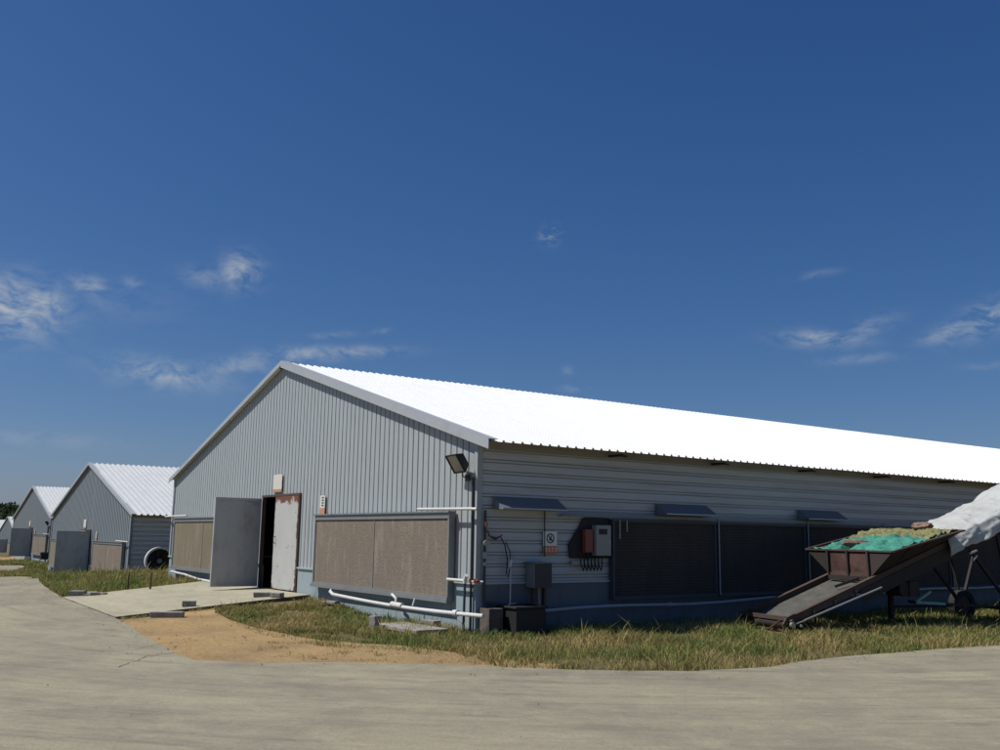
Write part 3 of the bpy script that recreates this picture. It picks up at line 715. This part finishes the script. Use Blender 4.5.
# ------------------------------------------------------------------ conveyor
TH_ = radians(12); S_ = Vector((sin(TH_), cos(TH_), 0)); L_ = Vector((cos(TH_), -sin(TH_), 0)); P0 = Vector((1.85, 5.2, 0))
CV = empty('belt_conveyor', P0, 0, 'rusty inclined belt conveyor with hopper standing in the grass', 'conveyor')
def C(s_, l, z): return S_*s_+L_*l+Vector((0, 0, z))
SL = .352; CL = 9.2; HW = .60
def bz(s_): return .17+SL*s_
nrm = Vector((0, 0, 1))
mb = MB(); n = 40
for k in range(n):
    a, b = CL*k/n, CL*(k+1)/n
    sag = lambda s_, l: bz(s_)-.03-.02*cos(l/HW*pi/2)
    for j in range(4):
        l0, l1 = -HW+.04+(2*HW-.08)*j/4, -HW+.04+(2*HW-.08)*(j+1)/4
        mb.add([C(a, l0, sag(a, l0)), C(a, l1, sag(a, l1)), C(b, l1, sag(b, l1)), C(b, l0, sag(b, l0))], [(0, 1, 2, 3)], True)
mb.build('belt', M['belt'], CV)
for l in (-HW, HW):
    mb = MB(); mb.bar(C(.1, l, bz(.1)), C(CL, l, bz(CL)), .04, .13); mb.bar(C(.1, l, bz(.1)+.075), C(CL, l, bz(CL)+.075), .09, .012)
    mb.build('side_rail', M['rust'], CV)
    mb = MB(); mb.bar(C(1.9, l, bz(1.9)-.22), C(CL, l, bz(CL)-.42), .04, .05)
    for k in range(10):
        a = 2.0+k*.7; o1 = .22+.2*(a-1.9)/7.3; o2 = .22+.2*(a-1.2)/7.3
        mb.bar(C(a, l, bz(a)-o1), C(a+.35, l, bz(a+.35)-.05), .03, .03); mb.bar(C(a+.35, l, bz(a+.35)-.05), C(a+.7, l, bz(a+.7)-o2), .03, .03)
    mb.build('truss', M['rust_dark'], CV)
    mb = MB(); mb.bar(C(1.7, l+(.03 if l > 0 else -.03), bz(1.7)-.17), C(5.0, l+(.03 if l > 0 else -.03), bz(5.0)-.17), .012, .24); mb.build('side_board', M['rust_dark'], CV)
mb = MB()
for k in range(9): s_ = .9+k*.95; mb.tube([C(s_, -HW+.03, bz(s_)-.14), C(s_, HW-.03, bz(s_)-.14)], .035, 8)
mb.build('idler', M['rust_dark'], CV)
# tail end: roller, curved brackets, cross bar, adjusters
mb = MB(); mb.tube([C(.02, -HW+.05, .12), C(.02, HW-.05, .12)], .085, 14); mb.build('tail_roller', M['rust_dark'], CV)
mb = MB(); mb.bar(C(-.05, -HW-.02, .225), C(-.05, HW+.02, .225), .05, .07); mb.bar(C(.0, -HW, .02), C(.0, HW, .02), .04, .04)
mb.bar(C(-.06, HW-.45, .02), C(-.06, HW-.12, .20), .02, .03); mb.build('cross_bar', M['rust'], CV)
for l in (-HW-.03, HW+.03):
    pts = [C(.28, l, .27), C(.1, l, .27), C(-.04, l, .22), C(-.11, l, .12), C(-.10, l, .02), C(-.03, l, -.05)]
    mb = MB()
    for a, b in zip(pts, pts[1:]): mb.bar(a, b+(b-a)*.12, .07, .035, L_)
    mb.build('bracket', M['rust'], CV)
    mb = MB(); mb.tube([C(.02, l+.03, .12), C(.02, l+.09, .12)], .05, 10); mb.tube([C(.12, l+.05, .14), C(.42, l+.05, .22)], .014, 6); mb.tube([C(.2, l+.04, .10), C(.2, l+.09, .10)], .028, 8); mb.build('adjuster', M['bare'] if l > 0 else M['rust'], CV)
for k in range(3):
    s_ = .55+k*.5; mb = MB(); mb.box(-.02, .02, -.015, .015, -.12, .0, Matrix.Translation(C(s_, HW+.03, bz(s_)-.02))); mb.tube([C(s_, HW+.02, bz(s_)-.03), C(s_, HW+.07, bz(s_)-.03)], .022, 8); mb.build('hanger', M['rust'], CV)
mb = MB(); mb.tube([C(.27, .72, .20), C(2.1, .72, .76)], .018, 8); mb.build('tension_rod', M['bare'], CV)
# hopper
rim = {'fl': C(1.98, -1.16, 1.43), 'fr': C(2.12, 1.02, 1.42), 'br': C(3.95, 1.02, 1.84), 'bl': C(3.95, -1.16, 1.86)}
bot = {'fl': C(2.02, -.56, .965), 'fr': C(2.02, .56, .955), 'br': C(3.85, .56, 1.60), 'bl': C(3.85, -.56, 1.60)}
def plate(ks, name, m):
    a, b = ks; v = [bot[a], bot[b], rim[b], rim[a]]
    nn = (v[1]-v[0]).cross(v[3]-v[0]).normalized()*.006
    MB().add([p+nn for p in v]+[p-nn for p in v], [(0, 1, 2, 3), (7, 6, 5, 4), (0, 4, 5, 1), (1, 5, 6, 2), (2, 6, 7, 3), (3, 7, 4, 0)]).build(name, m, HP)
HP = MB().bar(bot['fl'], bot['fr'], .05, .06).bar(bot['fl'], bot['bl'], .05, .05).bar(bot['fr'], bot['br'], .05, .05).build('hopper', M['rust'], CV)
tl_, tr_ = rim['fl'].lerp(rim['fr'], .27), rim['fl'].lerp(rim['fr'], .75)
def sheet_(v, name, m):
    nn = (v[1]-v[0]).cross(v[2]-v[0]).normalized()*.005; k = len(v)
    MB().add([p+nn for p in v]+[p-nn for p in v], [tuple(range(k)), tuple(range(2*k-1, k-1, -1))]+[(i, (i+1) % k, (i+1) % k+k, i+k) for i in range(k)]).build(name, m, HP)
sheet_([bot['fl'], bot['fr'], tr_, tl_], 'front_plate', M['rust_plate'])
sheet_([bot['fl']-L_*.006, tl_-L_*.006, rim['fl']], 'corner_plate', M['rust_dark']); sheet_([bot['fr']+L_*.006, rim['fr'], tr_+L_*.006], 'corner_plate', M['rust_dark']); plate(('fr', 'br'), 'side_plate', M['rust_dark']); plate(('bl', 'fl'), 'side_plate', M['rust_plate']); plate(('br', 'bl'), 'rear_plate', M['rust_plate'])
mb = MB(); ks = ['fl', 'fr', 'br', 'bl']
for a, b in zip(ks, ks[1:]+ks[:1]): mb.bar(rim[a], rim[b], .07, .03)
mb.build('rim', M['rust'], HP)
for f_ in (.02, .5, .98):
    mb = MB()
    a = bot['fl'].lerp(bot['fr'], f_); b = rim['fl'].lerp(rim['fr'], .27+.48*f_); off = S_*-.035
    mb.bar(a+off, b+off, .045, .045, S_); mb.build('rib', M['rust_dark'], HP)
for f_ in (.25, .5, .75):
    mb = MB(); a = bot['fr'].lerp(bot['br'], f_); b = rim['fr'].lerp(rim['br'], f_); mb.bar(a+L_*.03, b+L_*.03, .04, .04, L_); mb.build('rib', M['rust_dark'], HP)
mb = MB(); mb.bar(C(1.55, .1, bz(1.55)+.03), C(2.0, .35, bz(2.0)+.06), .03, .05); mb.bar(C(1.95, -.5, bz(1.95)+.05), C(1.95, .5, bz(1.95)+.05), .03, .08); mb.build('scraper', M['rust_dark'], CV)
# running gear
for l in (-.62, .62):
    wp = C(5.62, l, .30)
    tr = MB(); tr.disc(wp, L_, .32, .19, .17, 28); tw = tr.build('wheel', M['tyre'], CV, .02)
    MB().disc(wp, L_, .19, .03, .10, 20).build('hub', M['rust'], tw)
    mb = MB(); mb.bar(wp, C(4.5, l, bz(4.5)-.25), .05, .06, L_); mb.bar(wp, C(6.4, l, bz(6.4)-.3), .05, .06, L_); mb.bar(wp, C(5.3, l, bz(5.3)-.3), .04, .05, L_); mb.build('strut', M['rust_dark'], CV)
mb = MB(); mb.tube([C(5.62, -.75, .30), C(5.62, .75, .30)], .03, 8); mb.build('axle', M['rust_dark'], CV)
mb = MB(); mb.bar(C(3.16, .5, .47), C(3.54, .5, .66), .05, .04); mb.bar(C(3.16, .5, .46), C(3.9, .5, .42), .05, .05); mb.build('drawbar', M['pale_green'], CV)
mb = MB(); mb.bar(C(3.9, .5, .42), C(5.6, .5, .33), .05, .05); mb.bar(C(3.16, .5, .46), C(3.3, .2, .46), .05, .05); mb.bar(C(3.5, -.5, .3), C(5.2, -.5, .3), .05, .05); mb.build('drawbar', M['rust_dark'], CV)
mb = MB(); mb.box(-.25, .25, -.16, .16, -.14, .14, Matrix.Translation(C(3.1, .25, bz(3.1)-.55))); mb.tube([C(2.9, .1, bz(3.1)-.55), C(2.9, .5, bz(3.1)-.55)], .14, 14); mb.build('motor', M['rust_dark'], CV)
mb = MB(); mb.bar(C(3.0, 0, .0), C(3.05, 0, bz(3.0)-.2), .08, .08, S_); mb.bar(C(7.9, -.5, -.1), C(8.1, -.5, bz(8.1)-.3), .06, .06, S_); mb.bar(C(7.9, .5, -.1), C(8.1, .5, bz(8.1)-.3), .06, .06, S_); mb.build('prop', M['rust_dark'], CV)
for a, b in (((4.2, .9, 1.40), (4.45, .85, 1.46)), ((4.32, .85, 1.26), (4.5, .8, 1.36))):
    MB().bar(C(*a), C(*b), .03, .03).build('stay', M['bare'], CV)

# coverings over the conveyor
def drape(name, fn, nu, nv, m, label, cat, th=.012):
    v = []; f = []
    for i in range(nu+1):
        for j in range(nv+1): v.append(fn(i/nu, j/nv))
    for i in range(nu):
        for j in range(nv): a = i*(nv+1)+j; f.append((a, a+1, a+nv+2, a+nv+1))
    mb = MB(); mb.add(v, f, True); o = mb.build(name, m, None)
    s_ = o.modifiers.new('thick', 'SOLIDIFY'); s_.thickness = th; s_.offset = 0
    o.location = P0
    return tag(o, label, cat)
def fb(p, sc, amp, seed=0):
    q = Vector(p)*sc+Vector((seed, seed*2, 0)); return amp*(noise.noise(q)+.5*noise.noise(q*2.3)+.3*noise.noise(q*5.1))
def ridged(p, sc, amp, seed=0):
    q = Vector(p)*sc+Vector((seed, 0, seed)); return amp*(1-abs(noise.noise(q))*3)
def white(u, v):
    ang = (v-.5)*2                        # -1 left hem, 0 crown, 1 right hem
    s_ = 4.28-.42*ang+u*(4.8+.42*ang)
    if ang > 0: s_ -= .16*max(0, 1-u*6)*sin(ang*pi)**2
    top = bz(s_)+.115+.10*S((s_-6.15)/.35)
    low = bz(s_)-.20+fb((s_, ang*2, 0), 1.3, .10, 3)
    if abs(ang) < .5: l = ang/.5*.67; z = top+.05*(1-(ang/.5)**2)
    else:
        k = (abs(ang)-.5)/.5; l = math.copysign(.67+.05*min(1, k*2), ang); z = top-(top-low)*k
    P = C(s_, l, z)
    crease = 1-min(1, abs(noise.noise(Vector((s_*1.5+ang*1.8, s_*.5-ang*2.2, 2))))*5)
    cr2 = 1-min(1, abs(noise.noise(Vector((s_*4-ang*3, ang*4+s_, 7))))*4)
    d = .012+.035*crease+.018*cr2+abs(fb(P, 1.3, .02, 1))
    side = max(0., abs(ang)-.45)/.55
    return P+L_*math.copysign(1, ang)*side*d*1.3+Vector((0, 0, d*(1-side)))
drape('tarpaulin', white, 110, 60, M['tarp_white'], 'crumpled white tarpaulin wrapped over the upper length of the conveyor', 'tarpaulin')
def on_rim(u, v): return rim['fl'].lerp(rim['fr'], v).lerp(rim['bl'].lerp(rim['br'], v), u)
def green(u, v):
    P = on_rim(.03+u*.80, .06+.90*v)
    z = .005+.07*sin(pi*v)*sin(pi*min(1, u*1.1))**.5-.13*exp(-((v-.40)/.06)**2)*(1-u*.6)-.05
    P.z += z+fb(P, 2.2, .035, 7)+ridged((P.x*1.5, P.y, 0), 2.6, .045, 2)+ridged((P.x, P.y*2, 3), 5, .02, 5); return P
drape('green_tarpaulin', green, 80, 90, M['tarp_green'], 'green tarpaulin laid in the mouth of the hopper', 'tarpaulin')
def lump(name, s_, l, z, a, b, c_, m, label, cat, seed, amp=.06):
    def fn(u, v):
        th = v*2*pi; ph = u*pi; d = Vector((sin(ph)*cos(th), sin(ph)*sin(th), cos(ph)))
        r = 1+fb(d, 1.2, .28, seed)+.05*sin(d.y*17+d.x*9)
        return C(s_, l, z)+S_*(d.x*a*r)+L_*(d.y*b*r)+Vector((0, 0, d.z*c_*r))
    o = drape(name, fn, 26, 36, m, label, cat, .004); return o
def net(u, v):
    P = on_rim(.55+.43*u, .02+.93*v)
    P.z += -.03+.085*sin(pi*min(1, max(0, u)))**.6*(.75+.5*noise.noise(Vector((v*6, 2, 0))))+ridged((P.x*1.4, P.y*1.4, 1), 5.5, .045, 3)+fb(P, 8, .03, 4); return P
drape('crumpled_net', net, 60, 90, M['net'], 'crumpled yellow-olive netting heaped along the back of the hopper', 'net', .006)
lump('sack', 2.62, -.36, 1.56, .42, .13, .07, M['sack'], 'crumpled brown sack between the two flaps of green tarpaulin', 'sack', 5)
lump('sack', 3.8, .15, 1.92, .16, .22, .08, M['sack'], 'brown and pale sack lying on the netting beside the white tarpaulin', 'sack', 12)

# ------------------------------------------------------------------ vegetation
def blades(name, areas, label, cat='grass'):
    """areas: (polygon, count, height lo, hi, dry bias); one mesh of single blades with a tint attribute"""
    V = []; Fc = []; T = []
    rg = random.Random(hash(name) % 1000 if False else len(name))
    for poly, cnt, h0, h1, dry, avoid in areas:
        xs = [p[0] for p in poly]; ys = [p[1] for p in poly]; k = 0; tries = 0
        while k < cnt and tries < cnt*12:
            tries += 1
            x = rg.uniform(min(xs), max(xs)); y = rg.uniform(min(ys), max(ys))
            if not inpoly(x, y, poly): continue
            cl = noise.noise(Vector((x*.9, y*.9, 1)))+.6*noise.noise(Vector((x*2.6, y*2.6, 4)))
            if rg.random() > .62+cl*.8: continue
            if avoid and avoid(x, y): continue
            k += 1
            z = h(x, y)-.03; dd = sqrt((x-CAM.x)**2+(y-CAM.y)**2)
            wd = .0045*max(1, dd/14)*rg.uniform(.7, 1.5)
            H = rg.uniform(h0, h1)*(.75+.55*max(-.4, cl)); 
            if rg.random() < .04: H *= rg.uniform(1.4, 2.3)
            a = rg.uniform(0, 2*pi); b = rg.uniform(0, 2*pi); ln = H*rg.uniform(.1, 1.2)
            dx, dy = cos(a)*wd, sin(a)*wd; bx, by = cos(b)*ln, sin(b)*ln
            n = len(V)
            V += [(x-dx, y-dy, z), (x+dx, y+dy, z), (x+bx*.35-dx*.8, y+by*.35-dy*.8, z+H*.6), (x+bx*.35+dx*.8, y+by*.35+dy*.8, z+H*.6), (x+bx, y+by, z+H)]
            Fc += [(n, n+1, n+3, n+2), (n+2, n+3, n+4)]
            q = dry+.07+.55*noise.noise(Vector((x*.7, y*.7, 9)))+.25*noise.noise(Vector((x*3, y*3, 2)))+rg.uniform(-.28, .28)
            v_ = rg.uniform(.7, 1.4)
            if q > .56: c_ = (.40*v_, .31*v_, .14*v_)
            elif q > .22: c_ = (.27*v_, .23*v_, .085*v_)
            else: c_ = (.155*v_, .195*v_, .055*v_)
            T += [c_]*7
    me = bpy.data.meshes.new(name); me.from_pydata(V, [], Fc)
    ca = me.color_attributes.new('tint', 'FLOAT_COLOR', 'CORNER')
    flat = [q for c_ in T for q in (*c_, 1.)]; ca.data.foreach_set('color', flat)
    me.materials.append(M['leaf']); o = bpy.data.objects.new(name, me); COL.objects.link(o)
    return tag(o, label, cat, kind='stuff')
def clear_shed(x, y): return x < .05 and y > -.04 and x > -W-.1
near_edge = [tuple(at(*p)) for p in ((1060, 641.5), (1000, 645.5), (950, 648.5), (900, 652.5), (850, 656.5), (800, 661.5), (775, 666.5), (735, 669.5), (690, 671), (600, 670.5), (500, 667.5), (480, 660), (450, 652), (425, 646), (395, 643))]
Pn = near_edge+[tuple(at(340, 632)), tuple(at(318, 622)), (-4.6, -.03), (0.05, -.03), (.05, 0), (.05, 17.5), (6.2, 17.5)]
def bald(x, y):
    q = Vector((x, y, 0))-P0; a, b = q.dot(S_), q.dot(L_)
    return clear_shed(x, y) or (-.38 < a < .5 and abs(b) < .75)
Pg = [tuple(at(*p)) for p in ((395, 643), (360, 643.5), (320, 640), (290, 635), (258, 628), (232, 620), (216, 611), (236, 607), (270, 603), (312, 598.5))]+[(-6.3, -.03), (-4.5, -.03), tuple(at(330, 640))]
def sparse(x, y): return clear_shed(x, y) or (noise.noise(Vector((x*1.4, y*1.4, 3))) < -.15)
fringe = [tuple(at(*p)) for p in ((115, 618), (215, 605.5), (216, 609), (160, 614), (118, 620))]
Pd = [tuple(at(*p)) for p in ((330, 641), (400, 645), (460, 653), (520, 662), (560, 668), (420, 662), (330, 660), (250, 655), (270, 640))]
bor = [tuple(at(*p)) for p in ((214, 612), (258, 634), (290, 640), (320, 646), (395, 650), (450, 657), (500, 664), (560, 668), (480, 653), (425, 643), (360, 640), (290, 630), (240, 618), (222, 610))]
blades('grass_verge', [(Pn, 70000, .06, .19, .22, bald), (Pg, 15000, .05, .16, .30, sparse), (fringe, 500, .03, .09, .5, None), (Pd, 2600, .02, .07, .6, lambda x, y: noise.noise(Vector((x*2.2, y*2.2, 6))) < .12), (bor, 2600, .03, .10, .35, None)], 'tufty green and straw grass verge between the near shed and the road')
Pl = [tuple(at(*p)) for p in ((40, 583), (62, 596.5), (100, 594.5), (160, 590.5), (212, 586.5))]+[(-13.9, -.25), (-18.1, -.25), (-18.6, 1.5), (-28., 1.3), (-46, 1.3), tuple(at(34, 576.5))]
Pl2 = [(-14, -1.6), (-18.1, -.2), (-18.6, 4), (-29, 12), (-28.9, 1.3), (-40, .5), (-38, -1)]
blades('grass_bank', [(Pl, 34000, .10, .27, .12, lambda x, y: clear_shed(x, y) or inpoly(x, y, slp)), (Pl2, 12000, .10, .27, .12, lambda x, y: clear_shed(x, y) or inpoly(x, y, slp) or x > -17)], 'taller green grass bank between the apron and the second shed')
Pf = [tuple(at(*p)) for p in ((-40, 576.5), (34, 576.5), (48, 566), (48, 559.6), (-30, 561.5), (-40, 565), (22, 565), (28, 567), (12, 571.5), (-40, 572.5))]
blades('grass_field', [(Pf, 9000, .10, .22, .15, None), ([(-47, 1.0), (-47, 25), (-64, 25), (-63, 3.4)], 4000, .15, .35, .1, None)], 'far patches of grass before the third shed')

# wooded hill on the left horizon
hl = MB(); n, mseg = 60, 10; V = []
def hz(a, r): return max(-3, 10.5*S((r-260)/110)*(.93+.06*sin(a*9)+.05*sin(a*23+1)))-2.2
for i in range(n+1):
    a = radians(60+100*i/n)
    for j in range(mseg+1):
        r = 250+j*30; V.append((-sin(a)*r, -cos(a)*r*1., hz(a, r)))
hl.add(V, [(i*(mseg+1)+j, i*(mseg+1)+j+1, (i+1)*(mseg+1)+j+1, (i+1)*(mseg+1)+j) for i in range(n) for j in range(mseg)], True)
M['hill'] = mat('hill_soil', (.03, .045, .018), 1.)
hl.build('hill', M['hill'], kind='structure')
V = []; Fc = []; T = []; rg = random.Random(5)
for i in range(2600):
    a = radians(rg.uniform(62, 112)); r = rg.uniform(262, 400); z0 = hz(a, r); cx, cy = -sin(a)*r, -cos(a)*r
    Rr = rg.uniform(1.2, 2.4); tint = rg.uniform(.6, 1.35)
    for k in range(22):
        d = Vector((rg.gauss(0, 1), rg.gauss(0, 1), rg.gauss(0, 1))).normalized()*Rr*rg.uniform(.5, 1.); c_ = Vector((cx, cy, z0+Rr*.5))+Vector((d.x, d.y, d.z*.8))
        e1 = Vector((rg.gauss(0, 1), rg.gauss(0, 1), rg.gauss(0, 1))).normalized()*.7; e2 = e1.orthogonal().normalized()*.6
        n0 = len(V); V += [c_-e1-e2, c_+e1-e2*.6, c_+e2]; Fc.append((n0, n0+1, n0+2)); vv = tint*rg.uniform(.8, 1.2); T += [(.038*vv, .062*vv, .022*vv)]*3
me = bpy.data.meshes.new('far_wood'); me.from_pydata([tuple(p) for p in V], [], Fc); ca = me.color_attributes.new('tint', 'FLOAT_COLOR', 'CORNER'); ca.data.foreach_set('color', [q for c_ in T for q in (*c_, 1.)])
me.materials.append(M['leaf']); o = bpy.data.objects.new('far_wood', me); COL.objects.link(o); tag(o, 'dark green wood covering the low hill behind the far sheds', 'woodland', kind='stuff')

# cracks in the concrete and the open joint at the apron
def strip(name, px, w_, m):
    P = [at(*p) for p in px]; Q = []
    for a, b in zip(P, P[1:]):
        n = 8
        for k in range(n): q = a+(b-a)*k/n; Q.append(q+Vector((noise.noise(Vector((q.x*4, q.y*4, 1))), noise.noise(Vector((q.x*4, q.y*4, 7)))))*.07)
    Q.append(P[-1]); mb = MB(); v = []
    for i, q in enumerate(Q):
        t_ = (Q[min(i+1, len(Q)-1)]-Q[max(i-1, 0)]).normalized(); nn = Vector((-t_.y, t_.x)); ww = w_*(.35+.8*abs(noise.noise(Vector((q.x*3, q.y*3, 3)))))*(1 if 0 < i < len(Q)-1 else .1)
        for sg in (-1, 1): p = q+nn*ww*sg; v.append((p.x, p.y, h(p.x, p.y)+.0045))
    mb.add(v, [(2*i, 2*i+2, 2*i+3, 2*i+1) for i in range(len(Q)-1)])
    return mb.build(name, m, kind='structure')
M['crack'] = mat('crack_dirt', (.11, .085, .06), 1.)
strip('road_crack', [(118, 667), (129, 663), (150, 656), (174, 652.5)], .011, M['crack'])
strip('road_crack', [(133, 650), (147, 646.5), (162, 643.5)], .008, M['crack'])
strip('joint', [(60, 596), (75, 602), (95, 610), (115, 617.5)], .02, M['crack'])
# litter of grit, clods and dry bits along the road edge and on the dirt
g = MB(); rg = random.Random(11)
def clod(x, y, r, z):
    v = [Vector((rg.gauss(0, 1), rg.gauss(0, 1), rg.gauss(0, 1))).normalized()*r*rg.uniform(.6, 1.2) for _ in range(6)]
    c_ = Vector((x, y, z+r*.3)); v = [c_+Vector((p.x, p.y, abs(p.z)*.6)) for p in v]
    g.add(v, [(0, 1, 2), (1, 2, 3), (2, 3, 4), (3, 4, 5), (0, 4, 5), (0, 2, 4), (1, 3, 5), (0, 1, 5)])
for i in range(2600):
    k = rg.randrange(8, len(redge)-1); p = redge[k]
    x, y = p.x+rg.gauss(.12, .40), p.y+rg.gauss(-.12, .40); clod(x, y, .004+.016*rg.random()**3, h(x, y)+.002)
xs = [p.x for p in dirt]; ys = [p.y for p in dirt]; dd_ = [tuple(p) for p in dirt]
for i in range(650):
    x, y = rg.uniform(min(xs), max(xs)), rg.uniform(min(ys), max(ys))
    if inpoly(x, y, dd_): clod(x, y, .005+.03*rg.random()**3, dz(x, y))
for i in range(120):
    x, y = rg.uniform(-8, 8), rg.uniform(-8, 6)
    if inpoly(x, y, road_poly): clod(x, y, rg.uniform(.006, .016), h(x, y)+.002)
g.build('grit', M['concrete_old'] if False else rusty('clods', (.26, .19, .12), (.14, .10, .065), .4, .6, 20, .95), label='scattered clods and grit on the dirt and the road edge', cat='grit', kind='stuff')
